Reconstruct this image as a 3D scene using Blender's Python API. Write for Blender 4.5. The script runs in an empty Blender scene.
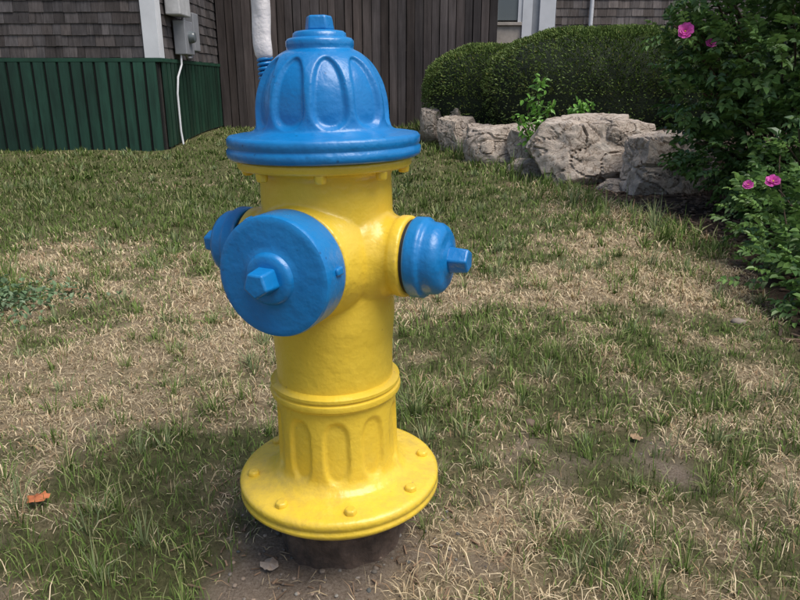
import bpy, bmesh, math, random
import numpy as np
from mathutils import Vector, Matrix, noise as mn
random.seed(7); rng=np.random.default_rng(7)
scene=bpy.context.scene
R=math.radians

# ---------------------------------------------------------------- helpers
def link(o,parent=None):
    scene.collection.objects.link(o)
    if parent is not None: o.parent=parent
    return o
def empty(name,loc=(0,0,0),rot=(0,0,0)):
    e=bpy.data.objects.new(name,None); e.location=loc; e.rotation_euler=rot
    e.empty_display_size=.1
    return link(e)
def mesh_obj(name,verts,faces,mat=None,parent=None,smooth=None,mats=None):
    me=bpy.data.meshes.new(name); me.from_pydata([tuple(v) for v in verts],[],[tuple(f) for f in faces]); me.update()
    if mat: me.materials.append(mat)
    if smooth is not None:
        me.polygons.foreach_set('use_smooth',[True]*len(me.polygons))
        if smooth<180: me.set_sharp_from_angle(angle=R(smooth))
    return link(bpy.data.objects.new(name,me),parent)
def np_mesh(name,V,loops,starts,totals,col=None,mat=None,parent=None,smooth=False):
    me=bpy.data.meshes.new(name)
    me.vertices.add(len(V)); me.vertices.foreach_set('co',V.astype(np.float32).ravel())
    me.loops.add(len(loops)); me.loops.foreach_set('vertex_index',loops.astype(np.int32))
    me.polygons.add(len(starts)); me.polygons.foreach_set('loop_start',starts.astype(np.int32)); me.polygons.foreach_set('loop_total',totals.astype(np.int32))
    me.polygons.foreach_set('use_smooth',np.full(len(starts),smooth,dtype=bool))
    if col is not None:
        a=me.attributes.new('col','FLOAT_COLOR','POINT')
        c=np.ones((len(V),4),dtype=np.float32); c[:,:3]=col
        a.data.foreach_set('color',c.ravel())
    me.update(calc_edges=True); me.validate()
    if mat: me.materials.append(mat)
    return link(bpy.data.objects.new(name,me),parent)
def smooth01(x,a,b):
    t=np.clip((x-a)/(b-a),0,1); return t*t*(3-2*t)
_lat=rng.random((256,256))
def vnoise(x,y):
    x=np.asarray(x,float); y=np.asarray(y,float)
    xi=np.floor(x).astype(int); yi=np.floor(y).astype(int)
    fx=x-xi; fy=y-yi; fx=fx*fx*(3-2*fx); fy=fy*fy*(3-2*fy)
    g=lambda a,b:_lat[a%256,b%256]
    return (g(xi,yi)*(1-fx)+g(xi+1,yi)*fx)*(1-fy)+(g(xi,yi+1)*(1-fx)+g(xi+1,yi+1)*fx)*fy
def fbm(x,y,s=1.0,o=4):
    v=0;a=.5;t=0
    for i in range(o):
        v=v+a*vnoise(x*s+17.3*i,y*s+5.1*i); t+=a; s*=2.03; a*=.5
    return v/t

# ---------------------------------------------------------------- materials
def mat_new(name):
    m=bpy.data.materials.new(name); m.use_nodes=True
    nt=m.node_tree; return m,nt,nt.nodes['Principled BSDF']
def ramp(nt,fac,stops):
    r=nt.nodes.new('ShaderNodeValToRGB')
    el=r.color_ramp.elements
    while len(el)<len(stops): el.new(.5)
    for e,(p,c) in zip(el,stops): e.position=p; e.color=(*c,1)
    nt.links.new(fac,r.inputs[0]); return r.outputs[0]
def noise_node(nt,scale,detail=6,rough=.6,vec=None,dist=0):
    n=nt.nodes.new('ShaderNodeTexNoise'); n.inputs['Scale'].default_value=scale; n.inputs['Detail'].default_value=detail
    n.inputs['Roughness'].default_value=rough; n.inputs['Distortion'].default_value=dist
    if vec is None:
        tc=nt.nodes.new('ShaderNodeTexCoord'); vec=tc.outputs['Object']
    nt.links.new(vec,n.inputs['Vector']); return n.outputs['Fac']
def bump(nt,b,h,strength,dist,prev=None):
    n=nt.nodes.new('ShaderNodeBump'); n.inputs['Strength'].default_value=strength; n.inputs['Distance'].default_value=dist
    nt.links.new(h,n.inputs['Height'])
    if prev: nt.links.new(prev,n.inputs['Normal'])
    nt.links.new(n.outputs[0],b.inputs['Normal']); return n.outputs[0]
def mixc(nt,fac,a,b,mode='MIX'):
    n=nt.nodes.new('ShaderNodeMix'); n.data_type='RGBA'; n.blend_type=mode
    for s,v in ((n.inputs[0],fac),(n.inputs[6],a),(n.inputs[7],b)):
        if isinstance(v,(int,float)): s.default_value=v
        elif isinstance(v,tuple): s.default_value=(*v,1)
        else: nt.links.new(v,s)
    return n.outputs[2]
def paint(name,c,c2,cdirt,dirt=.62,grime=.5):
    m,nt,b=mat_new(name)
    n1=noise_node(nt,9,4); col=ramp(nt,n1,[(.35,c),(.7,c2)])
    n2=noise_node(nt,38,8,.7); f=ramp(nt,n2,[(dirt,(0,0,0)),(dirt+.12,(1,1,1))])
    g=nt.nodes.new('ShaderNodeMath'); g.operation='MULTIPLY'; g.inputs[1].default_value=.55; nt.links.new(f,g.inputs[0])
    c3=mixc(nt,g.outputs[0],col,cdirt)
    vo=nt.nodes.new('ShaderNodeTexVoronoi'); vo.inputs['Scale'].default_value=36
    tc=nt.nodes.new('ShaderNodeTexCoord'); nt.links.new(tc.outputs['Object'],vo.inputs['Vector'])
    sp=ramp(nt,vo.outputs['Distance'],[(.05,(.8,.8,.8)),(.10,(0,0,0))])
    mm=nt.nodes.new('ShaderNodeMath'); mm.operation='MULTIPLY'; nt.links.new(sp,mm.inputs[0]); nt.links.new(ramp(nt,noise_node(nt,6,3),[(.46,(0,0,0)),(.56,(1,1,1))]),mm.inputs[1])
    c4=mixc(nt,mm.outputs[0],c3,cdirt)
    sx=nt.nodes.new('ShaderNodeSeparateXYZ'); nt.links.new(tc.outputs['Object'],sx.inputs[0])
    mr=nt.nodes.new('ShaderNodeMapRange'); mr.inputs[1].default_value=.30; mr.inputs[2].default_value=.12; mr.inputs[3].default_value=0; mr.inputs[4].default_value=grime; nt.links.new(sx.outputs[2],mr.inputs[0])
    m2=nt.nodes.new('ShaderNodeMath'); m2.operation='MULTIPLY'; nt.links.new(mr.outputs[0],m2.inputs[0]); nt.links.new(ramp(nt,noise_node(nt,30,8,.75),[(.45,(0,0,0)),(.66,(1,1,1))]),m2.inputs[1])
    nt.links.new(mixc(nt,m2.outputs[0],c4,(.34,.24,.09)),b.inputs['Base Color'])
    nt.links.new(ramp(nt,noise_node(nt,14,5),[(.3,(.24,.24,.24)),(.75,(.46,.46,.46))]),b.inputs['Roughness'])
    p=bump(nt,b,noise_node(nt,20,3,.5),.5,.006); p=bump(nt,b,noise_node(nt,62,2,.5),.45,.003,p); bump(nt,b,noise_node(nt,190,3,.6),.32,.0013,p)
    b.inputs['Coat Weight'].default_value=.16; b.inputs['Coat Roughness'].default_value=.14
    return m
M_yel=paint('yellow_enamel',(.80,.565,.055),(.76,.515,.040),(.45,.30,.07),.64,.45)
M_blu=paint('blue_enamel',(.003,.165,.45),(.006,.20,.50),(.004,.07,.20),.62,0)
def plain(name,c,rough=.6,metal=0,var=.25,scale=8,bs=.2,bd=.003,bscale=40):
    m,nt,b=mat_new(name)
    d=tuple(x*(1-var) for x in c); e=tuple(min(1,x*(1+var*.6)) for x in c)
    nt.links.new(ramp(nt,noise_node(nt,scale,6),[(.3,d),(.7,e)]),b.inputs['Base Color'])
    b.inputs['Roughness'].default_value=rough; b.inputs['Metallic'].default_value=metal
    bump(nt,b,noise_node(nt,bscale,5),bs,bd); return m
M_rust=plain('rusty_iron',(.10,.068,.050),.95,0,.7,26,1,.008,45)
M_dark=plain('dark_gasket',(.02,.018,.015),.7)
M_white=plain('white_trim_paint',(.68,.69,.71),.5,0,.12,3)
M_tube=plain('white_plastic_tube',(.72,.68,.66),.55,0,.18,18,.7,.006,35)
M_grey=plain('grey_metal_box',(.30,.31,.33),.45,.2,.15,6)
M_green=plain('green_board_paint',(.010,.055,.030),.55,0,.35,5,.3,.003,30)
M_black=plain('dark_void',(.008,.009,.008),.9)
M_backing=plain('wall_backing',(.05,.045,.04),.9)
M_roof=plain('asphalt_roof',(.06,.06,.065),.9,0,.3,12,.5,.01,20)
M_glass,nt,b=mat_new('window_glass'); b.inputs['Base Color'].default_value=(.12,.14,.15,1); b.inputs['Roughness'].default_value=.08
M_beige=plain('beige_panel',(.42,.37,.32),.7)
def attr_mat(name,rough=.6,trans=0.0,vstretch=None,bs=0,spec=.5,lo=.5,hi=1.25,diffuse=False):
    m,nt,b=mat_new(name)
    a=nt.nodes.new('ShaderNodeAttribute'); a.attribute_name='col'
    colout=a.outputs['Color']
    if diffuse:
        df=nt.nodes.new('ShaderNodeBsdfDiffuse'); nt.links.new(colout,df.inputs[0]); nt.links.new(df.outputs[0],nt.nodes['Material Output'].inputs['Surface'])
        nt.nodes.remove(b); return m
    if vstretch:
        tc=nt.nodes.new('ShaderNodeTexCoord'); mp=nt.nodes.new('ShaderNodeMapping'); mp.inputs['Scale'].default_value=vstretch
        nt.links.new(tc.outputs['Object'],mp.inputs['Vector'])
        n=noise_node(nt,1,8,.7,mp.outputs[0])
        colout=mixc(nt,1.0,colout,ramp(nt,n,[(.3,(lo,lo*.97,lo*.94)),(.72,(hi,hi*.98,hi*.96))]),'MULTIPLY')
        n2=noise_node(nt,.9,4,.6)
        colout=mixc(nt,1.0,colout,ramp(nt,n2,[(.35,(.72,.72,.72)),(.65,(1.12,1.1,1.08))]),'MULTIPLY')
        bump(nt,b,n,bs,.006)
    nt.links.new(colout,b.inputs['Base Color']); b.inputs['Roughness'].default_value=rough
    b.inputs['Specular IOR Level'].default_value=spec
    if trans>0:
        t=nt.nodes.new('ShaderNodeBsdfTranslucent'); mx=nt.nodes.new('ShaderNodeMixShader'); mx.inputs[0].default_value=trans
        nt.links.new(colout,t.inputs['Color'])
        out=nt.nodes['Material Output']
        nt.links.new(b.outputs[0],mx.inputs[1]); nt.links.new(t.outputs[0],mx.inputs[2]); nt.links.new(mx.outputs[0],out.inputs['Surface'])
    return m
M_grass=attr_mat('grass_blades',diffuse=True)
M_leaf=attr_mat('leaves',.42,.2,spec=.45)
M_hleaf=attr_mat('hedge_leaves',.55,0,spec=.3)
M_petal=attr_mat('petals',.6,.3)
M_wood=attr_mat('weathered_boards',.88,0,(18,18,1.3),.5,.2)
M_shing=attr_mat('cedar_shingles',.9,0,(40,40,4),.6,.2)
M_gboard=attr_mat('green_boards',.55,0,(16,16,2),.3,.4)
M_stem=plain('woody_stem',(.09,.06,.035),.85)

# ---------------------------------------------------------------- terrain functions
def xb(y): return np.interp(y,[4,5,5.7,6.3,8,9.3,10.3,14],[6.5,3.7,2.5,1.95,1.25,.75,.5,.3])
def xm(y): return np.interp(y,[0,1.6,2.3,3,4,4.6,5.5,6.2,8,10.3,14],[1.7,1.45,1.40,1.58,1.90,1.75,1.55,1.45,1.0,.4,.2])
def H(x,y,fine=True):
    x=np.asarray(x,float); y=np.asarray(y,float)
    z=.2*smooth01(y,6.3,11)
    z=z+.36*smooth01(x-xb(y),-.05,.45)*smooth01(y,4.6,5.6)*(1-smooth01(y,12,20))
    if fine:
        near=1-smooth01(np.abs(y-2),6,20)
        z=z+near*((fbm(x,y,2.2,3)-.5)*.05+(fbm(x+9,y,16,3)-.5)*.022)
        d=np.hypot(x+.116,y-1.2); w=1-smooth01(d,.13,.34)
        z=z*(1-w)+w*(.012+(fbm(x+9,y,22,4)-.5)*.03)
    return z
def blob(x,y,cx,cy,rx,ry): return np.exp(-(((x-cx)/rx)**2+((y-cy)/ry)**2))
def dryf(x,y):
    d=.44+(fbm(x,y,1.7,4)-.5)*2.2+(fbm(x+40,y,7,3)-.5)*2.0+(fbm(x+4,y+60,19,2)-.5)*1.0
    d=d+.55*blob(x,y,.95,2.9,.85,.8)+.45*blob(x,y,-.95,1.9,.6,.6)+.2*blob(x,y,.35,1.6,.6,.4)+.25*blob(x,y,1.2,4.0,.7,.5)+.3*blob(x,y,-.4,3.1,.5,.4)
    d=d-.85*smooth01(y,3.3,4.8)*(1-smooth01(x,.3,1.3))-.35*smooth01(y,4.6,6.2)  # far-left lawn greener; this darker tone also stands in for shade there
    d=d-.45*blob(x,y,.9,1.08,.7,.2)-.4*blob(x,y,.25,2.3,.28,.6)-.2*blob(x,y,-.45,1.15,.25,.3)
    return np.clip(d,0,1)
def baref(x,y):
    n=(fbm(x+3,y+8,6,4)-.5)
    b=blob(x,y,.42,1.5,.38,.13)*.55+blob(x,y,-.22,1.03,.17,.14)*1.1+blob(x,y,-.116,1.2,.18,.18)*1.0+blob(x,y,-.9,1.25,.3,.3)*.4+blob(x,y,.7,1.95,.25,.15)*.5
    b=b+.42*(fbm(x+80,y,2.5,3)-.45)
    return np.clip(smooth01(b+n*1.4,.33,.95),0,1)
def mulchf(x,y):
    return smooth01(x-xm(y)+(fbm(x,y,6,3)-.5)*.25,-.06,.1)

# ---------------------------------------------------------------- ground
def axis(segs):
    out=[]
    for a,b,s in segs: out+=list(np.arange(a,b,s))
    return np.array(out+[segs[-1][1]])
gx=axis([(-300,-60,40),(-60,-12,6),(-12,-5,.5),(-5,-2,.12),(-2,2.6,.03),(2.6,6,.12),(6,12,.5),(12,60,6),(60,300,40)])
gy=axis([(-300,-60,40),(-60,-6,6),(-6,0,.4),(0,.8,.1),(.8,1.6,.015),(1.6,3.4,.03),(3.4,7,.07),(7,14,.16),(14,20,.6),(20,60,6),(60,300,40)])
X,Y=np.meshgrid(gx,gy); Z=H(X,Y)
V=np.stack([X.ravel(),Y.ravel(),Z.ravel()],1); nx,ny=len(gx),len(gy)
i=(np.arange(ny-1)[:,None]*nx+np.arange(nx-1)[None,:]).ravel()
F=np.stack([i,i+1,i+1+nx,i+nx],1)
C=np.stack([dryf(X,Y).ravel(),mulchf(X,Y).ravel(),baref(X,Y).ravel()],1)
M_ground,nt,b=mat_new('lawn_soil')
a=nt.nodes.new('ShaderNodeAttribute'); a.attribute_name='col'
sp=nt.nodes.new('ShaderNodeSeparateColor'); nt.links.new(a.outputs['Color'],sp.inputs[0])
nA=noise_node(nt,55,8,.75); nC=noise_node(nt,170,6,.8)
grn=ramp(nt,nA,[(.3,(.05,.055,.02)),(.7,(.17,.165,.075))])
dry=ramp(nt,nA,[(.28,(.16,.12,.07)),(.5,(.36,.28,.175)),(.72,(.56,.45,.30))])
dirt=ramp(nt,nC,[(.3,(.13,.095,.068)),(.5,(.28,.22,.165)),(.72,(.44,.37,.30))])
mul=ramp(nt,nA,[(.3,(.022,.015,.011)),(.6,(.075,.052,.038)),(.8,(.17,.13,.095))])
c=mixc(nt,sp.outputs[0],grn,dry); c=mixc(nt,sp.outputs[2],c,dirt); c=mixc(nt,sp.outputs[1],c,mul)
nt.links.new(c,b.inputs['Base Color']); b.inputs['Roughness'].default_value=.95; b.inputs['Specular IOR Level'].default_value=.15
p=bump(nt,b,nA,.9,.016); bump(nt,b,nC,.9,.006,p)
np_mesh('ground',V,F.ravel(),np.arange(len(F))*4,np.full(len(F),4),C,M_ground,None,True)

# ---------------------------------------------------------------- grass
def blades(x,y,L,w,lean,az,col,curl=.5):
    n=len(x); z=H(x,y)-.003
    dx,dy=np.cos(az),np.sin(az); px,py=-dy,dx
    tw=rng.normal(0,.7,n); qx=px*np.cos(tw)+dx*np.sin(tw); qy=py*np.cos(tw)+dy*np.sin(tw)
    s1=np.sin(lean*.6); c1=np.cos(lean*.6); s2=np.sin(np.minimum(lean*(1+curl),1.75)); c2=np.cos(np.minimum(lean*(1+curl),1.65))
    m=np.stack([x+dx*s1*L*.5,y+dy*s1*L*.5,z+c1*L*.5],1)
    t=m+np.stack([dx*s2*L*.5,dy*s2*L*.5,c2*L*.5],1)
    t[:,2]=np.maximum(t[:,2],z+.004)
    base=np.stack([x,y,z],1); q=np.stack([qx,qy,np.zeros(n)],1)*(w*.5)[:,None]
    V=np.stack([base-q,base+q,m-q*.85,m+q*.85,t],1).reshape(-1,3)
    k=np.arange(n)[:,None]*5
    loops=np.concatenate([k+0,k+1,k+3,k+2,k+2,k+3,k+4],1).ravel()
    starts=(np.arange(n)[:,None]*7+np.array([0,4])[None]).ravel(); tot=np.tile([4,3],n)
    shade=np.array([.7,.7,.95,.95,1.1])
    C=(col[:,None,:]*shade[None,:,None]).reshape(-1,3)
    return V,loops,starts,tot,C
def sample_zone(y0,y1,dens,pad=.35,sl=.64):
    A=(y1-y0)*2*(sl*(y0+y1)/2+pad); n=int(A*dens)
    t=rng.random(n); a_=sl; b_=pad
    f0=a_*y0+b_; f1=a_*y1+b_
    yy=(np.sqrt(f0*f0+t*(f1*f1-f0*f0))-b_)/a_
    xx=(rng.random(n)*2-1)*(a_*yy+b_)
    return xx,yy
parts=[]
def add_grass(x,y,wid,Lmul,az=None,leanadd=0,straw_only=False,tuft=None):
    k=(mulchf(x,y)<.5)&(baref(x,y)<rng.random(len(x))*(1.0 if not straw_only else 1.5))&(np.hypot(x+.116,y-1.2)>.135)
    k&=~((x<-2.75)&(y>8.5))&(y<11.2)
    x,y=x[k],y[k]
    if az is not None: az=az[k]
    n=len(x); d=dryf(x,y)
    far=smooth01(y,3.5,5.5)
    strawp=np.clip(.05+.88*d,0,.94) if not straw_only else np.ones(n)
    if tuft is not None: tuft=tuft[k]; strawp=np.where(tuft<.55,.12,strawp)
    isd=rng.random(n)<strawp
    u=rng.random(n)[:,None]; v=rng.random(n)[:,None]
    green=np.array([.08,.14,.030])*(1-u)+np.array([.23,.31,.095])*u
    left_shade=(far*(1-smooth01(x,.2,1.2)))[:,None]  # far-left blades darkened: shade on the back lawn painted into their colour
    green=green*(1-.40*left_shade)
    if tuft is not None:
        g2=np.array([.21,.26,.125])*(.8+.5*u); green=np.where((tuft<.25)[:,None],g2,green)
    straw=np.array([.40,.305,.175])*(1-u)+np.array([.78,.65,.43])*u
    straw=np.where(v>.85,np.array([.38,.255,.15])*(.7+.6*u),straw)
    straw=straw*(1-.3*left_shade)
    mid=np.array([.35,.35,.17])*(.7+.6*u)
    col=np.where(isd[:,None],straw,np.where(v<.18,mid,green))
    tall=fbm(x+13,y+77,2.6,3)
    L=(.015+.042*rng.random(n)**1.6)*(.45+1.25*tall)*Lmul
    edge=np.exp(-((x-xm(y)+.22)/.22)**2)*smooth01(y,3.2,5)
    L*=1+1.5*edge
    L=np.where(isd,L*.8,L)
    lean=np.abs(rng.normal(.5,.38,n))+isd*.5+leanadd
    if straw_only: lean=rng.normal(1.42,.12,n)
    lean=np.clip(lean,0,1.5)
    if az is None: az=rng.random(n)*2*math.pi
    w=wid*(.6+.8*rng.random(n))
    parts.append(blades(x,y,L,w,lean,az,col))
for y0,y1,dn,w,lm in ((.75,1.5,10000,.0019,.95),(1.5,2.4,8500,.0025,1.),(2.4,3.6,5000,.0036,1.05),(3.6,6,2500,.0054,1.05),(6,11.4,1050,.0098,1.05)):
    x,y=sample_zone(y0,y1,dn); add_grass(x,y,w,lm)
    x,y=sample_zone(y0,y1,dn*.42); k=dryf(x,y)>rng.random(len(x))*.7; add_grass(x[k],y[k],w*.9,1.5,straw_only=True)
    tcx,tcy=sample_zone(y0,y1,max(2,min(70,dn/130)))
    per=36; rr=np.abs(rng.normal(0,.014+.003*y0,(len(tcx),per))); aa=rng.random((len(tcx),per))*2*math.pi
    tf=np.repeat(rng.random(len(tcx)),per)
    x=(tcx[:,None]+rr*np.cos(aa)).ravel(); y=(tcy[:,None]+rr*np.sin(aa)).ravel()
    add_grass(x,y,w*1.05,1.7,az=(aa+rng.normal(0,.4,aa.shape)).ravel(),leanadd=-.05,tuft=tf)
vo=lo=0; PV=[];PL=[];PS=[];PT=[];PC=[]
for v_,l_,s_,t_,c_ in parts:
    PV.append(v_);PL.append(l_+vo);PS.append(s_+lo);PT.append(t_);PC.append(c_); vo+=len(v_); lo+=len(l_)
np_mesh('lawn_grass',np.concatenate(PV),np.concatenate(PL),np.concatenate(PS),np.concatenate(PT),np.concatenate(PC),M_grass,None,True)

# ---------------------------------------------------------------- hydrant
hyd=empty('fire_hydrant',(-.116,1.2,0),(0,R(-.9),0))
def lathe_data(prof,segs=128,fn=None,maxlen=None):
    P=[prof[0]]
    for p,q in zip(prof[:-1],prof[1:]):
        n=1
        if maxlen: n=max(1,int(math.dist(p,q)/maxlen))
        for k in range(1,n+1): P.append((p[0]+(q[0]-p[0])*k/n,p[1]+(q[1]-p[1])*k/n))
    verts=[];faces=[]
    for r,z in P:
        for s in range(segs):
            t=2*math.pi*s/segs; rr=r if fn is None else fn(t,z,r)
            verts.append((rr*math.cos(t),rr*math.sin(t),z))
    for k in range(len(P)-1):
        for s in range(segs):
            a=k*segs+s; b_=k*segs+(s+1)%segs
            faces.append((a,b_,b_+segs,a+segs))
    verts.append((0,0,P[0][1])); c0=len(verts)-1; verts.append((0,0,P[-1][1])); c1=len(verts)-1
    n=(len(P)-1)*segs
    for s in range(segs):
        faces.append((c0,(s+1)%segs,s)); faces.append((c1,n+s,n+(s+1)%segs))
    return verts,faces
def lathe(name,prof,mat,segs=128,fn=None,maxlen=None,M=None,ang=38,parent=hyd,bev=0):
    v,f=lathe_data(prof,segs,fn,maxlen)
    if M is not None: v=[M@Vector(p) for p in v]
    return mesh_obj(name,v,f,mat,parent,ang)
def spline(prof,n=60):
    out=[]
    P=[prof[0]]+prof+[prof[-1]]
    for i in range(1,len(P)-2):
        for k in range(8):
            t=k/8; o=[]
            for c in range(2):
                a,b_,c_,d=P[i-1][c],P[i][c],P[i+1][c],P[i+2][c]
                o.append(.5*((2*b_)+(-a+c_)*t+(2*a-5*b_+4*c_-d)*t*t+(-a+3*b_-3*c_+d)*t**3))
            out.append(tuple(o))
    out.append(prof[-1]); return out
def flute(n,zc,hz,depth,wfrac=.43,off=0,taper=0,soft=.38):
    per=2*math.pi/n
    def f(t,z,r):
        d=((t-off+per/2)%per-per/2)
        b_=(z-zc)/hz
        if abs(b_)>=1: return r
        w=per*wfrac*(1-taper*b_)
        q=1-((d/w)**2+b_**4)
        m=max(0,min(1,q/soft)); m=m*m*(3-2*m)
        return r-depth*m
    return f
flange=[(.10,.766),(.158,.766),(.1625,.769),(.1640,.774),(.1635,.781),(.1605,.784),(.1605,.786),(.1625,.789),(.1625,.798),(.159,.8025),(.150,.804),(.130,.806)]
dome=spline([(.130,.806),(.117,.811),(.1125,.82),(.112,.838),(.110,.858),(.105,.878),(.096,.898),(.084,.915),(.068,.929),(.055,.936)])
top=[(.0545,.938),(.0555,.942),(.0555,.949),(.052,.953),(.044,.955),(.043,.961),(.039,.964),(.026,.966),(.001,.966)]
lathe('bonnet',flange+dome[1:]+top,M_blu,240,flute(10,.869,.056,.0090,.44,R(-78),.14,.5),.004,ang=50)
def prism(name,n,r0,r1,z0,z1,mat,M=None,rot=0,bev=.002,parent=hyd):
    v,f=[],[]
    for r,z in ((r0,z0),(r1,z1)):
        for s in range(n):
            t=2*math.pi*s/n+rot; v.append((r*math.cos(t),r*math.sin(t),z))
    f=[(s,(s+1)%n,n+(s+1)%n,n+s) for s in range(n)]+[tuple(range(n-1,-1,-1)),tuple(range(n,2*n))]
    if M is not None: v=[M@Vector(p) for p in v]
    o=mesh_obj(name,v,f,mat,parent,60)
    m=o.modifiers.new('b','BEVEL'); m.width=bev; m.segments=3
    return o
prism('operating_nut',5,.0265,.0225,.965,.988,M_blu,rot=.3,bev=.0035)
th=R(21.5)
dirs={'pumper':Vector((-math.sin(th),-math.cos(th),0)),'hose_r':Vector((math.cos(th),-math.sin(th),0)),'hose_l':Vector((-math.cos(th),math.sin(th),0))}
NZ=.600
def NM(d): return Matrix.Translation((0,0,NZ))@d.to_track_quat('Z','Y').to_matrix().to_4x4()
bm=bmesh.new()
def add_l(prof,M=None,segs=96):
    v,f=lathe_data(prof,segs,None,.01)
    vs=[bm.verts.new(M@Vector(p) if M is not None else p) for p in v]
    for q in f: bm.faces.new([vs[i] for i in q])
add_l([(.108,.345),(.108,.40),(.1095,.44),(.1135,.48),(.1145,.60),(.1135,.70),(.1125,.735),(.118,.745),(.146,.749),(.148,.752),(.148,.765)])
hs=[(.093,0),(.093,.085),(.086,.100),(.077,.110),(.071,.118),(.0675,.128),(.0675,.136),(.0700,.138),(.0700,.153),(.0665,.156)]
add_l(hs,NM(dirs['hose_r'])); add_l(hs,NM(dirs['hose_l']))
add_l([(.108,0),(.108,.080),(.104,.095),(.099,.108),(.096,.118),(.096,.126),(.09,.128)],NM(dirs['pumper']))
me=bpy.data.meshes.new('upper_barrel'); bm.normal_update(); bm.to_mesh(me); bm.free(); me.materials.append(M_yel)
ub=link(bpy.data.objects.new('upper_barrel',me),hyd)
m=ub.modifiers.new('r','REMESH'); m.mode='VOXEL'; m.voxel_size=.0024; m.use_smooth_shade=True
m=ub.modifiers.new('s','SMOOTH'); m.factor=.5; m.iterations=10
ring=[(.10,.366),(.1095,.366),(.116,.3635),(.1205,.3605),(.1205,.355),(.1170,.3525),(.1170,.3505),(.1215,.348),(.1225,.344),(.1215,.338),(.115,.334)]
low=[(.1125,.330),(.1125,.31),(.1135,.25),(.1145,.195),(.119,.184),(.129,.1745),(.142,.1705)]
fl=[(.184,.1660),(.190,.1635),(.1930,.1590),(.1930,.151),(.1905,.148),(.1905,.145),(.1930,.142),(.1930,.136),(.189,.132),(.182,.131),(.180,.124),(.176,.121),(.115,.120)]
lathe('lower_barrel',ring+low+fl,M_yel,240,flute(10,.252,.064,.0065,.36,R(-86),0,.5),.004,ang=45)
for k in range(8):
    t=2*math.pi*(k+.25)/8
    M=Matrix.Translation((.166*math.cos(t),.166*math.sin(t),0))
    prism('base_bolt_%d'%k,6,.0125,.0115,.165,.1765,M_yel,M,rot=k*.7,bev=.0035)
    t=2*math.pi*(k+.05)/8
    M=Matrix.Translation((.134*math.cos(t),.134*math.sin(t),0))
    prism('bonnet_bolt_%d'%k,6,.0095,.0115,.735,.751,M_yel,M,rot=k*.5,bev=.003)
lathe('standpipe',[(.118,-.12),(.119,.0),(.121,.05),(.117,.122)],M_rust,96,lambda t,z,r:r+.004*math.sin(t*5+z*60)+.003*math.sin(t*13+z*40),.02)
hose=[(.060,.1590),(.060,.161),(.066,.162),(.0685,.165),(.0685,.183),(.0665,.186),(.0635,.188),(.0620,.190),(.0600,.207),(.055,.215),(.048,.220),(.030,.223),(.026,.226),(.001,.226)]
for nm in ('hose_r','hose_l'):
    M=NM(dirs[nm])
    lathe('gasket_'+nm,[(.055,.150),(.0635,.155),(.0635,.1615),(.055,.164)],M_dark,64,None,None,M)
    lathe('cap_'+nm,hose,M_blu,96,None,.004,M,ang=40)
    prism('cap_nut_'+nm,5,.0245,.0210,.222,.258,M_blu,M,rot=.5,bev=.0035)
M=NM(dirs['pumper'])
lathe('gasket_pumper',[(.07,.118),(.089,.124),(.089,.1325),(.07,.134)],M_dark,96,None,None,M)
pump=[(.08,.130),(.091,.130),(.0955,.132),(.0970,.136),(.0970,.188),(.0950,.193),(.090,.1955),(.083,.1955),(.048,.198),(.042,.2005),(.0395,.206),(.036,.2085),(.028,.2095),(.001,.2095)]
lathe('cap_pumper',pump,M_blu,160,None,.005,M,ang=40)
prism('cap_nut_pumper',5,.0250,.0215,.207,.243,M_blu,M,rot=.9,bev=.0035)
for j in range(3):
    MM=M@Matrix.Rotation(j*2*math.pi/3+.1,4,'Z')@Matrix.Translation((.096,0,.160))
    prism('lug_pumper_%d'%j,4,.010,.008,-.009,.009,M_blu,MM,rot=math.pi/4,bev=.003)
base=Vector((-.108,.100,.804)); ax=Vector((-.02,.02,1)).normalized()
q=ax.to_track_quat('Z','Y').to_matrix().to_4x4(); MS=Matrix.Translation(base)@q
def curve(name,pts,rad,mat,parent=None,res=4):
    cu=bpy.data.curves.new(name,'CURVE'); cu.dimensions='3D'; s=cu.splines.new('POLY'); s.points.add(len(pts)-1)
    for p,c in zip(s.points,pts): p.co=(*c,1)
    cu.bevel_depth=rad; cu.bevel_resolution=res; cu.use_fill_caps=True; cu.materials.append(mat)
    return link(bpy.data.objects.new(name,cu),parent)
curve('marker_spring',[MS@Vector((.0115*math.cos(t),.0115*math.sin(t),.012+t/(2*math.pi)*.0078)) for t in np.linspace(0,2*math.pi*15,300)],.0032,M_blu,hyd)
lathe('marker_mount',[(.02,-.003),(.02,.012),(.012,.016),(.007,.02),(.007,.14)],M_blu,32,None,None,MS)
def wob(t,z,r): return r+.0014*math.sin(z*55+t)+.0010*math.sin(3*t+z*21)
lathe('marker_sleeve',[(.006,.121),(.012,.123),(.0152,.130),(.0162,.145),(.0166,.50),(.015,.51),(.008,.515)],M_tube,48,wob,.008,MS,ang=60)

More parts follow.
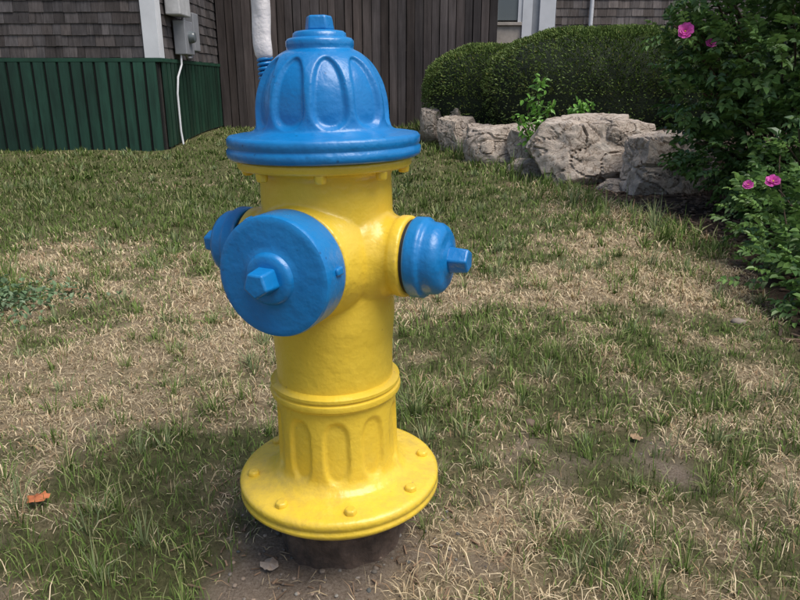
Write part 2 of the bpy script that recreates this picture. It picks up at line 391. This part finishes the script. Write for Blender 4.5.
# ---------------------------------------------------------------- boards / shingles
class Boxes:
    def __init__(s): s.V=[];s.F=[];s.C=[]
    def hexa(s,pts,col):
        o=len(s.V); s.V+=pts; s.C+=[col]*8
        s.F+=[(o,o+3,o+2,o+1),(o+4,o+5,o+6,o+7),(o,o+1,o+5,o+4),(o+1,o+2,o+6,o+5),(o+2,o+3,o+7,o+6),(o+3,o,o+4,o+7)]
    def box(s,a,b,col):
        (x0,y0,z0),(x1,y1,z1)=a,b
        s.hexa([(x0,y0,z0),(x1,y0,z0),(x1,y1,z0),(x0,y1,z0),(x0,y0,z1),(x1,y0,z1),(x1,y1,z1),(x0,y1,z1)],col)
    def make(s,name,mat,parent=None,M=None):
        V=np.array(s.V,float)
        if M is not None:
            Mn=np.array(M); V=V@Mn[:3,:3].T+Mn[:3,3]
        F=np.array(s.F)
        return np_mesh(name,V,F.ravel(),np.arange(len(F))*4,np.full(len(F),4),np.array(s.C),mat,parent)
def shingles(name,width,z0,z1,M,parent,exp=.125,tint=(.115,.105,.106)):
    B=Boxes(); z=z0; 
    while z<z1:
        x=-random.random()*.1
        while x<width:
            w=random.uniform(.075,.19); a=max(0,x)+.002; b_=min(width,x+w)-.002
            if b_-a>.01:
                f=random.uniform(.6,1.3); wv=random.uniform(-.012,.012)
                col=(tint[0]*f*(1+wv*3),tint[1]*f,tint[2]*f*(1-wv*3))
                zb=z-random.uniform(0,.009); zt=z+exp+.01; to=random.uniform(.014,.022)
                B.hexa([(a,-to,zb),(b_,-to,zb),(b_,0,zb),(a,0,zb),(a,-.004,zt),(b_,-.004,zt),(b_,0,zt),(a,0,zt)],col)
            x+=w
        z+=exp
    return B.make(name,M_shing,parent,M)
def solid(name,a,b,mat,parent=None,bev=.004):
    B=Boxes(); B.box(a,b,(1,1,1)); o=B.make(name,mat,parent)
    if bev: 
        m=o.modifiers.new('b','BEVEL'); m.width=bev; m.segments=2
    return o
def T(x,y,z=0,rz=0): return Matrix.Translation((x,y,z))@Matrix.Rotation(rz,4,'Z')

# left house
hA=empty('shingled_house')
cx,cy=-2.83,8.62
solid('wall_core',(-9.5,cy+.02,-.05),(cx-.02,14.5,3.1),M_backing,hA,0)
shingles('front_shingles',6.4,1.17,3.1,T(-9.25,cy+.02),hA)
shingles('side_shingles',5.8,1.17,3.1,T(cx-.02,cy+.02,0,math.pi/2),hA)
solid('corner_board_front',(cx-.17,cy-.03,1.16),(cx+.012,cy+.018,3.1),M_white,hA)
solid('corner_board_side',(cx-.018,cy+.02,1.16),(cx+.012,cy+.14,3.1),M_white,hA)
solid('ledge_front',(-9.5,cy-.035,1.115),(cx+.03,cy+.018,1.158),M_green,hA)
solid('ledge_side',(cx-.018,cy+.02,1.115),(cx+.03,14.4,1.158),M_green,hA)
B=Boxes(); x=-9.5
while x<cx-.05:
    w=random.uniform(.105,.118); f=random.uniform(.7,1.3)
    B.box((x,cy-.045+random.uniform(-.003,.003),.0+random.uniform(0,.03)),(x+w,cy-.02,1.113),(.018*f,.066*f,.044*f)); x+=w+.036
yy=cy+.02
while yy<11.3:
    w=.113; f=random.uniform(.6,1.1)
    B.box((cx+.0,yy,.03+float(H(cx,yy,False))),(cx+.022,yy+w,1.113),(.014*f,.062*f,.038*f)); yy+=w+.036
B.make('skirt_boards',M_gboard,hA)
solid('skirt_void_front',(-9.5,cy-.018,0),(cx-.03,cy+.016,1.113),M_black,hA,0)
def roof(name,x0,x1,y0,y1,z,h,parent):
    ym=(y0+y1)/2; o=.35
    v=[(x0-o,y0-o,z),(x1+o,y0-o,z),(x1+o,y1+o,z),(x0-o,y1+o,z),(x0-o,ym,z+h),(x1+o,ym,z+h),
       (x0-o,y0-o,z+.12),(x1+o,y0-o,z+.12),(x1+o,y1+o,z+.12),(x0-o,y1+o,z+.12),(x0-o,ym,z+h+.14),(x1+o,ym,z+h+.14)]
    f=[(0,3,2,1),(6,7,11,10),(8,9,10,11),(0,1,7,6),(2,3,9,8),(0,6,10,9,3),(1,2,8,11,7)]
    mesh_obj(name,v,f,M_roof,parent)
roof('roof',-9.5,cx,cy,14.5,3.12,2.2,hA)
solid('meter_box',(cx+.02,9.15,1.22),(cx+.17,9.50,1.62),M_grey,hA,.01)
solid('disconnect_box',(cx+.02,9.65,1.28),(cx+.14,9.9,1.75),M_grey,hA,.01)
solid('panel_box',(cx+.02,8.90,1.66),(cx+.20,9.35,2.15),plain('pale_panel',(.5,.5,.5),.5),hA,.015)
lathe('meter_dial',[(.07,0),(.075,.03),(.06,.07),(.02,.08)],M_glass,32,None,None,Matrix.Translation((cx+.17,9.32,1.43))@Matrix.Rotation(math.pi/2,4,'Y'),parent=hA)
curve('conduit',[(cx+.08,9.2,1.25),(cx+.08,9.18,1.1),(cx+.06,9.05,.95),(cx+.05,9.0,.75),(cx+.05,9.0,.3),(cx+.07,8.98,.15),(cx+.14,8.95,-.05)],.013,M_white,hA)
curve('service_cable',[(cx+.06,9.75,1.3),(cx+.06,9.72,1.2),(cx+.06,9.55,1.19),(cx+.06,9.4,1.24)],.016,M_grey,hA)
curve('riser',[(cx+.08,9.42,1.6),(cx+.08,9.42,3.1)],.022,M_grey,hA)

# fence
fen=empty('wooden_fence'); B=Boxes(); x=cx+.02
fy=11.35
while x<1.5:
    w=random.uniform(.105,.135); f=random.uniform(.55,1.35); g=random.uniform(-.05,.05)
    B.box((x,fy+random.uniform(-.008,.008),.15),(x+w,fy+.025,2.45+random.uniform(-.02,.02)),(.092*f*(1+g),.080*f,.080*f*(1-g))); x+=w+random.uniform(.006,.018)
B.make('boards',M_wood,fen)
B=Boxes()
for z in (.5,1.35,2.2): B.box((cx,fy+.027,z),(1.5,fy+.07,z+.09),(.08,.07,.06))
x=cx
while x<1.5: B.box((x,fy+.072,0),(x+.1,fy+.17,2.4),(.08,.07,.06)); x+=2.1
B.make('rails_and_posts',M_wood,fen)
solid('backing',(cx,fy+.175,.1),(1.5,fy+.19,2.3),M_black,fen,0)

# right house
hB=empty('shingled_house.001')
wy=12.2
solid('wall_core',(1.45,wy+.02,0),(11,17,3.3),M_backing,hB,0)
shingles('front_shingles',8.4,.3,3.3,T(2.56,wy+.02),hB,tint=(.22,.195,.185))
solid('entry_panel',(1.45,wy-.005,.2),(2.0,wy+.018,1.82),M_beige,hB)
solid('window_glass',(1.60,wy-.002,1.86),(1.93,wy+.018,2.9),M_glass,hB,0)
for k,(a,b_) in enumerate((((1.47,wy-.03,1.83),(1.60,wy+.018,3.0)),((1.93,wy-.03,1.83),(1.998,wy+.018,3.0)),((1.45,wy-.05,1.78),(2.0,wy+.018,1.828)),((1.60,wy-.02,2.3),(1.93,wy-.004,2.34)))):
    solid('window_frame_%d'%k,a,b_,M_white if k!=2 else M_beige,hB)
solid('door_casing_1',(2.0,wy-.05,.2),(2.16,wy+.018,3.1),M_white,hB)
solid('recess',(2.16,wy-.005,.2),(2.28,wy+.018,3.1),M_grey,hB,0)
solid('door_casing_2',(2.28,wy-.06,.2),(2.54,wy+.018,3.1),M_white,hB)
curve('downspout',[(3.12,wy-.06,.3),(3.12,wy-.06,3.2)],.035,M_white,hB)
roof('roof',1.45,11,wy,17,3.32,2.2,hB)

# ---------------------------------------------------------------- rocks
M_rock,nt,b=mat_new('granite')
n1=noise_node(nt,3.5,8,.65,None,.8); n2=noise_node(nt,26,8,.75); n3=noise_node(nt,1.6,5,.6,None,1.2)
c1=ramp(nt,n1,[(.30,(.26,.205,.165)),(.45,(.46,.37,.295)),(.57,(.60,.50,.41)),(.67,(.50,.45,.39)),(.8,(.68,.64,.58))])
c2=mixc(nt,.40,c1,ramp(nt,n2,[(.33,(.13,.11,.09)),(.6,(.66,.59,.51))]))
f=ramp(nt,n3,[(.475,(1,1,1)),(.497,(.38,.33,.28)),(.52,(1,1,1))])
c3=mixc(nt,1.,c2,f,'MULTIPLY')
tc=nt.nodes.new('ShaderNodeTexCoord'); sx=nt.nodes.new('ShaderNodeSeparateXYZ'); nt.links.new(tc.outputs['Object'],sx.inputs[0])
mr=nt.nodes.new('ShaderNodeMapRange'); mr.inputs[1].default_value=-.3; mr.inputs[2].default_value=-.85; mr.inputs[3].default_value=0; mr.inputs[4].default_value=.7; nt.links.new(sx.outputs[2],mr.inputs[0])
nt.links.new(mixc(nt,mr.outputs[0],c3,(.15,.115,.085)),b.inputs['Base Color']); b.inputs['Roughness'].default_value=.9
p=bump(nt,b,n1,.6,.05); bump(nt,b,n2,.7,.02,p)
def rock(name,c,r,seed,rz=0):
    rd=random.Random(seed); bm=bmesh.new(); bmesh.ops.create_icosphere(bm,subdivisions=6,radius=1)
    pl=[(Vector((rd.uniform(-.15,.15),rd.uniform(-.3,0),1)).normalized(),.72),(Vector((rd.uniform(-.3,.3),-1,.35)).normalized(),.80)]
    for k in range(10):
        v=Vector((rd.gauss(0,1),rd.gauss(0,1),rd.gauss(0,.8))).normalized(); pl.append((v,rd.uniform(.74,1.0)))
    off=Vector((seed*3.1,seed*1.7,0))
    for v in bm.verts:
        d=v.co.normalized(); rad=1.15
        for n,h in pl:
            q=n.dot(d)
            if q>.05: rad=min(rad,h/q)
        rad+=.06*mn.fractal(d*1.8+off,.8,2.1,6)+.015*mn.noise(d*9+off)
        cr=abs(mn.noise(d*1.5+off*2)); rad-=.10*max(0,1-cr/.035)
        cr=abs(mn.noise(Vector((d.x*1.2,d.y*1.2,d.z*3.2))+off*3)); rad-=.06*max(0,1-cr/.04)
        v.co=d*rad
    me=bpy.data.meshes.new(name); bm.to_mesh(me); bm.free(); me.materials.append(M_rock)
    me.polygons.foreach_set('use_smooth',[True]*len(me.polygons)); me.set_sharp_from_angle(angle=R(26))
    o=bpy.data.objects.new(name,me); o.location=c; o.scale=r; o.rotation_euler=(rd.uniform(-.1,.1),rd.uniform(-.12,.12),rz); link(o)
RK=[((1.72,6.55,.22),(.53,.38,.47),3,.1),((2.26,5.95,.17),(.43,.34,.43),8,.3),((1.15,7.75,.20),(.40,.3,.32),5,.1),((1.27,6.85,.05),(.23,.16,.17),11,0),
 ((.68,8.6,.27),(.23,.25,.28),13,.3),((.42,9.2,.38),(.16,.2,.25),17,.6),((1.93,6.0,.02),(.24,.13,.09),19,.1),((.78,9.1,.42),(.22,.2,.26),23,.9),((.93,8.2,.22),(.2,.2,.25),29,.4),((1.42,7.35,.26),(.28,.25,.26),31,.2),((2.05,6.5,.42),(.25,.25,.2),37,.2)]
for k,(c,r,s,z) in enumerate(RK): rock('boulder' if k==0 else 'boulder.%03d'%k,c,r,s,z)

# ---------------------------------------------------------------- foliage
def leaf_mesh(name,P,D,N,L,W,col,mat,parent,fold=.25,droop=.15):
    n=len(P); D=D/np.linalg.norm(D,axis=1)[:,None]
    S=np.cross(D,N); S/=np.linalg.norm(S,axis=1)[:,None]+1e-9; N2=np.cross(S,D)
    L=L[:,None]; W=W[:,None]
    tip=P+D*L-N2*L*droop
    q1=P+D*L*.32; q2=P+D*L*.72-N2*L*droop*.4
    f=N2*W*fold
    V=np.stack([P,q1+S*W*.45+f,q2+S*W*.38+f*.8,tip,q2-S*W*.38+f*.8,q1-S*W*.45+f,],1).reshape(-1,3)
    k=np.arange(n)[:,None]*6
    loops=np.concatenate([k+0,k+1,k+2,k+3,k+0,k+3,k+4,k+5],1).ravel()
    C=np.repeat(col,6,axis=0)
    return np_mesh(name,V,loops,np.arange(2*n)*4,np.full(2*n,4),C,mat,parent)
def rdir(n):
    v=rng.normal(0,1,(n,3)); return v/np.linalg.norm(v,axis=1)[:,None]
hed=empty('clipped_hedge')
lobes=[(np.array([2.55,8.95,.76]),np.array([1.55,1.25,.74])),(np.array([1.30,9.65,.72]),np.array([.97,.95,.63])),(np.array([3.8,8.6,.77]),np.array([1.3,1.1,.72]))]
def srad(d,r,e=2.6): return (np.sum(np.abs(d/r)**e,axis=1))**(-1/e)
allP=[];allD=[];allC=[]
for c,r in lobes:
    n=int(30000*r[0]); d=rdir(n); d[:,2]=np.abs(d[:,2])*np.where(rng.random(n)<.25,-1,1)
    d/=np.linalg.norm(d,axis=1)[:,None]
    rr=srad(d,r); P0=c+d*rr[:,None]
    lump=(fbm(P0[:,0]*3+P0[:,2]*2,P0[:,1]*3-P0[:,2]*2,1.3,4)-.5)
    depth=rng.random(n)**1.6*.10
    P=c+d*(rr*(1+.14*lump)-depth)[:,None]
    ok=np.ones(n,bool)
    for c2,r2 in lobes:
        if c2 is not c: ok&=np.sum(np.abs((P-c2)/r2)**2.6,axis=1)>.88
    P=P[ok];d=d[ok];depth=depth[ok];lump=lump[ok]
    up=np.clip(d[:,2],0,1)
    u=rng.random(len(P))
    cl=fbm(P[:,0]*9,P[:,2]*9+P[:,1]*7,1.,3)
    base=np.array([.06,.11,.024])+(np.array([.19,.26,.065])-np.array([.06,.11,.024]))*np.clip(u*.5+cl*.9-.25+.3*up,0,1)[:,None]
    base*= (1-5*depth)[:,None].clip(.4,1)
    yl=(rng.random(len(P))<.03)[:,None]; base=np.where(yl,np.array([.22,.22,.06]),base)
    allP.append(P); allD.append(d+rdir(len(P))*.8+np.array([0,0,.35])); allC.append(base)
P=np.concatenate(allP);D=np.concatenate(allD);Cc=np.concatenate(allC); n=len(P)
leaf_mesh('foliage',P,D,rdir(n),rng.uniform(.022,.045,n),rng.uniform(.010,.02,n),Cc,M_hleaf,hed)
M_core=plain('hedge_core',(.016,.026,.009),.9,0,.4,30,.8,.02,40)
for k,(c,r) in enumerate(lobes):
    bm=bmesh.new(); bmesh.ops.create_icosphere(bm,subdivisions=5,radius=1)
    for v in bm.verts:
        d=np.array(v.co)[None]; d/=np.linalg.norm(d); s=float(srad(d,r*.93)[0]); v.co=Vector((c+d[0]*s).tolist())
    me=bpy.data.meshes.new('core'); bm.to_mesh(me); bm.free(); me.materials.append(M_core); link(bpy.data.objects.new('core_%d'%k,me),hed)

def compound(anchors,dirs_,nleaf,ll,col_a,col_b,name,parent,mat=M_leaf):
    n=len(anchors); P=[];D=[];N=[];L=[];C=[]
    dirs_=dirs_/np.linalg.norm(dirs_,axis=1)[:,None]
    up=np.array([0,0,1.])+rdir(n)*.45
    side=np.cross(dirs_,up); side/=np.linalg.norm(side,axis=1)[:,None]
    nor=np.cross(side,dirs_)
    sz=rng.uniform(.75,1.25,n)*ll; u=rng.random((n,1))**1.3
    base=np.array(col_a)+(np.array(col_b)-np.array(col_a))*u
    for k in range(nleaf):
        j=(k+1)//2
        if k==0: p=anchors+dirs_*(sz*(nleaf//2)*.62)[:,None]; d=dirs_
        else:
            sg=1 if k%2 else -1; p=anchors+dirs_*(sz*(j-.3)*.62)[:,None]; d=dirs_*.55+side*sg
        P.append(p+rdir(n)*.003); D.append(d+rdir(n)*.15); N.append(nor+rdir(n)*.3); L.append(sz*rng.uniform(.8,1.15,n)); C.append(base*rng.uniform(.8,1.25,(n,1)))
    P=np.concatenate(P);D=np.concatenate(D);N=np.concatenate(N);L=np.concatenate(L);C=np.concatenate(C)
    return leaf_mesh(name,P,D,N,L,L*.62,C,mat,parent,.3,.2)
def bush_points(lobes,n,shell=.55):
    A=[];D=[]
    vol=np.array([r[0]*r[1]+r[1]*r[2] for c,r in lobes]); vol=vol/vol.sum()
    for (c,r),f in zip(lobes,vol):
        m=int(n*f); d=rdir(m); t=shell+(1-shell)*rng.random(m)**.6
        q=d*np.array(r)*t[:,None]*(1+.5*(fbm(d[:,0]*4+c[0],d[:,2]*4+d[:,1]*3,1.2,3)-.5))[:,None]*1.05
        A.append(np.array(c)+q); D.append(d+rdir(m)*.6+np.array([0,0,.1]))
    A=np.concatenate(A);D=np.concatenate(D); k=A[:,2]>H(A[:,0],A[:,1],False)+.02
    return A[k],D[k]
def flower(name,c,nrm,r,parent,seed):
    n=Vector(nrm).normalized(); M=Matrix.Translation(c)@n.to_track_quat('Z','Y').to_matrix().to_4x4()
    rd=random.Random(seed); V=[];F=[];C=[]
    for ring_,(cnt,rr,cup) in enumerate(((6,r,.25),(5,r*.78,.6),(5,r*.5,1.0))):
        for k in range(cnt):
            t=2*math.pi*k/cnt+ring_*.5+rd.uniform(-.25,.25); o=len(V); ln=rd.uniform(.8,1.15)
            f=rd.uniform(.75,1.2)
            for (s,w) in ((0.05,.15),(.5,.50),(.85,.58),(1.0,.36)):
                for sg in (-1,0,1):
                    rad=rr*s*math.cos(cup*.8)*ln; x=rad; y=sg*w*rr; z=rr*s*math.sin(cup)*.9+abs(sg)*.12*rr+rd.uniform(-.09,.09)*rr
                    p=Matrix.Rotation(t,4,'Z')@Vector((x,y,z)); V.append(tuple(M@p)); C.append((.70*f,.10*f,.46*f))
            for a in range(3):
                for b_ in range(2): F.append((o+a*3+b_,o+a*3+b_+1,o+(a+1)*3+b_+1,o+(a+1)*3+b_))
    F=np.array(F)
    np_mesh(name,np.array(V),F.ravel(),np.arange(len(F))*4,np.full(len(F),4),np.array(C),M_petal,parent,True)
    lathe(name+'_stamens',[(r*.10,0),(r*.12,r*.2),(r*.08,r*.25)],plain(name+'_st',(.6,.42,.05),.7),12,None,None,M,parent=parent)
def canes(name,base,tips,rad,parent):
    for k,t in enumerate(tips):
        b0=Vector(base)+Vector((random.uniform(-.15,.15),random.uniform(-.15,.15),-.03)); t=Vector(t); mid=(b0+t)/2+Vector((random.uniform(-.1,.1),random.uniform(-.1,.1),.18*(t-b0).length))
        pts=[(b0*(1-s)**2+mid*2*s*(1-s)+t*s*s) for s in np.linspace(0,1,12)]
        curve(name+'_%d'%k,pts,rad,M_stem,parent,2)
rose=empty('rose_bush')
RL=[((2.85,5.0,.72),(.80,.65,.70)),((2.42,4.80,1.12),(.48,.45,.42)),((3.25,4.75,1.35),(.65,.6,.55)),((2.60,4.75,.42),(.55,.45,.38)),((2.75,4.8,1.65),(.5,.5,.35)),((2.03,4.95,1.02),(.20,.25,.17)),((2.0,5.0,1.5),(.22,.25,.2)),((2.15,4.9,.42),(.24,.2,.14)),((2.06,4.85,.75),(.2,.2,.13)),((1.85,4.85,1.2),(.12,.15,.08)),((2.75,4.3,.75),(.35,.3,.45))]
A,D=bush_points(RL,3200,.5)
compound(A,D,7,.052,(.05,.11,.028),(.18,.31,.085),'foliage',rose)
canes('cane',(2.75,4.95,0),[(c[0]+random.uniform(-.5,.5)*r[0],c[1]+random.uniform(-.5,.5)*r[1],c[2]+.5*r[2]) for c,r in RL for _ in range(4)],.007,rose)
for k,(c,nn,r) in enumerate((((1.80,4.66,1.19),(-.4,-.8,.4),.048),((1.97,4.66,1.12),(0,-.9,.5),.032),((2.33,4.22,1.40),(-.2,-.8,.6),.055),((2.18,4.3,1.41),(.2,-.8,.4),.035))):
    flower('bloom_%d'%k,c,nn,r,rose,k)
curve('shoot_bloom',[(2.2,4.9,.95),(2.0,4.83,1.12),(1.82,4.70,1.175)],.004,M_stem,rose)
low_=empty('rose_bush.001')
LL=[((2.10,3.45,.19),(.38,.45,.26)),((1.80,2.75,.11),(.30,.38,.20)),((2.5,3.9,.25),(.5,.5,.38)),((2.15,3.0,.22),(.4,.5,.32)),((1.68,2.45,.07),(.2,.22,.13))]
A,D=bush_points(LL,1650,.4)
compound(A,D,7,.036,(.06,.13,.03),(.20,.34,.085),'foliage',low_)
canes('cane',(2.1,3.3,0),[(c[0]+random.uniform(-.6,.6)*r[0],c[1]+random.uniform(-.6,.6)*r[1],c[2]+.6*r[2]) for c,r in LL for _ in range(4)],.004,low_)
flower('bloom_0',(1.79,3.33,.43),(-.2,-.7,.8),.038,low_,31); flower('bloom_1',(1.73,3.44,.40),(-.3,-.7,.6),.026,low_,32)
bl=empty('broadleaf_plant')
n=46; A=np.array([2.36,3.90,.62])+rng.normal(0,1,(n,3))*np.array([.10,.12,.09]); D=rdir(n)+np.array([-.3,-.5,.1])
leaf_mesh('leaves',A,D,np.array([0,-.4,1.])+rdir(n)*.3,rng.uniform(.08,.14,n),rng.uniform(.06,.10,n),np.array([.09,.18,.08])*rng.uniform(.7,1.3,(n,1)),M_leaf,bl)
canes('stem',(2.45,4.0,0),[tuple(a) for a in A],.004,bl)
sap=empty('leafy_weed_plant'); tips=[(1.37,7.0,.92),(1.25,7.0,.75),(1.48,6.95,.72),(1.16,6.95,.55),(1.56,6.9,.50),(1.34,6.85,.5),(1.44,6.85,.38),(1.80,7.0,.70),(1.88,7.0,.66),(1.73,6.98,.62)]
canes('stem',(1.38,7.0,.0),tips,.005,sap)
A=[];
for t in tips:
    b0=np.array([1.38,7.0,.0])
    for k in range(64):
        s=rng.uniform(.3,1.02); A.append(b0+(np.array(t)-b0)*s+np.array([0,0,.1*s*(1-s)*2])+rng.normal(0,.028,3))
A=np.array(A); n=len(A)
leaf_mesh('leaves',A,rdir(n)+np.array([0,-.2,.3]),np.array([0,-.3,1.])+rdir(n)*.4,rng.uniform(.045,.085,n),rng.uniform(.028,.045,n),np.array([.15,.32,.055])*rng.uniform(.7,1.4,(n,1)),M_leaf,sap)
gc=empty('ground_cover_plant')
n=900; A=np.stack([rng.normal(-1.76,.20,n),rng.normal(2.72,.12,n),rng.uniform(.01,.06,n)],1)
leaf_mesh('leaves',A,rdir(n)+np.array([0,0,.2]),np.array([0,0,1.])+rdir(n)*.25,rng.uniform(.018,.035,n),rng.uniform(.014,.026,n),np.array([.12,.19,.09])*rng.uniform(.7,1.4,(n,1)),M_leaf,gc)

def dead_leaf(name,c,r,col,rz,seed):
    rd=random.Random(seed); V=[(0,0,.3*r)];n=18
    for k in range(n):
        t=2*math.pi*k/n; rr=r*(.72+.28*abs(math.cos(2.5*t)))*rd.uniform(.9,1.1); V.append((rr*math.cos(t),rr*.8*math.sin(t),r*rd.uniform(.0,.35)))
    M=T(*c,rz); V=[M@Vector(v) for v in V]; F=[(0,1+k,1+(k+1)%n) for k in range(n)]
    mesh_obj(name,V,F,plain(name+'_m',col,.7,0,.4,60),None,60)
def gz(x,y,d=.01): return (x,y,float(H(x,y))+d)
dead_leaf('dead_leaf',gz(-.785,1.30,.02),.026,(.50,.16,.06),.4,1)
dead_leaf('dead_leaf.001',gz(-1.42,2.85,.02),.03,(.22,.12,.06),1.4,2)
dead_leaf('dead_leaf.002',gz(.62,1.62),.018,(.30,.2,.11),2.4,3)
dead_leaf('dead_leaf.003',gz(-.245,1.09,.006),.022,(.40,.32,.25),2.,4)
dead_leaf('dead_leaf.004',gz(-.275,.985,.006),.024,(.36,.32,.29),.9,5)
pv=[];pf=[];pc=[]
def pebble(x,y,r,br=1.0):
    bmm=bmesh.new(); bmesh.ops.create_icosphere(bmm,subdivisions=2,radius=1)
    o=len(pv); s=random.random()*50; f=random.uniform(.4,1.1)*br; g=random.uniform(-.03,.03); z=float(H(x,y)); sx,sy,sz=random.uniform(.7,1.2),random.uniform(.7,1.2),random.uniform(.4,.7)
    for v in bmm.verts:
        d=v.co*(1+.25*mn.noise(v.co*1.5+Vector((s,s,0)))); pv.append((x+d.x*r*sx,y+d.y*r*sy,z+d.z*r*sz+r*.15)); pc.append((max(.03,.30*f+g),.25*f,max(.02,.20*f-g*.5)))
    for q in bmm.faces: pf.append([o+v.index for v in q.verts])
    bmm.free()
for k in range(900):
    y=random.uniform(.9,3.2); x=random.uniform(-1,1)*(.62*y+.2)
    if float(baref(x,y))>random.random()*.8: pebble(x,y,random.uniform(.0015,.005)*(1+.2*y))
for k in range(160):
    t=random.uniform(0,6.28); rr=random.uniform(.12,.24); pebble(-.116+rr*math.cos(t),1.2+rr*math.sin(t),random.uniform(.0015,.006),.8)
pebble(.36,1.72,.018); pebble(1.38,2.18,.03); pebble(1.30,2.5,.025); pebble(.9,1.9,.012)
F=np.array(pf); np_mesh('pebbles',np.array(pv),F.ravel(),np.arange(len(F))*3,np.full(len(F),3),np.array(pc),attr_mat('pebble_stone',.85),None,True)
B=Boxes()
def chip(x,y,l,w,h,col):
    a=random.uniform(0,math.pi); z=float(H(x,y)); tl=random.uniform(-.25,.25); ca,sa=math.cos(a),math.sin(a); P=[]
    for zz in (0,h):
        for (u,v) in ((-l,-w),(l,-w),(l,w),(-l,w)):
            k=1-.5*(zz>0)*random.random()*.4
            P.append((x+(u*ca-v*sa)*k/2,y+(u*sa+v*ca)*k/2,z+.002+zz+abs(tl)*l*.3+u*tl*.4))
    f=random.uniform(.5,1.4); B.hexa(P,tuple(c*f for c in col))
for k in range(150):
    t=random.uniform(0,6.28); rr=random.uniform(.12,.36); chip(-.116+rr*math.cos(t),1.18+rr*math.sin(t),random.uniform(.008,.04),random.uniform(.0015,.004),.002,(.20,.13,.08))
for k in range(1500):
    y=random.uniform(2.2,6.2); x=float(xm(y))+random.uniform(-.03,1.0)
    chip(x,y,random.uniform(.02,.07),random.uniform(.008,.022),random.uniform(.004,.01),(.13,.085,.055))
B.make('bark_mulch_litter',attr_mat('bark_chips',.9))

# ---------------------------------------------------------------- light, world, camera
el,azx=R(62),R(125)
sd=Vector((math.sin(azx)*math.cos(el),math.cos(azx)*math.cos(el),math.sin(el)))
L=bpy.data.lights.new('sun','SUN'); L.energy=3.1; L.angle=R(40); L.color=(1,.955,.885)
lo=bpy.data.objects.new('sun',L); lo.rotation_euler=sd.to_track_quat('Z','Y').to_euler(); link(lo)
w=bpy.data.worlds.new('World'); scene.world=w; w.use_nodes=True; nt=w.node_tree
sk=nt.nodes.new('ShaderNodeTexSky'); sk.sky_type='NISHITA'; sk.sun_disc=False; sk.sun_elevation=el; sk.sun_rotation=azx; sk.dust_density=3; sk.air_density=1.0
nt.links.new(sk.outputs[0],nt.nodes['Background'].inputs[0]); nt.nodes['Background'].inputs[1].default_value=.15
cam=bpy.data.cameras.new('camera'); cam.sensor_width=36; cam.lens=31.05; cam.clip_start=.05; cam.clip_end=1000
co=bpy.data.objects.new('camera',cam); co.location=(0,0,.885); co.rotation_euler=(R(90-17.5),0,0); link(co); scene.camera=co
scene.view_settings.view_transform='Standard'; scene.view_settings.look='None'; scene.view_settings.exposure=0
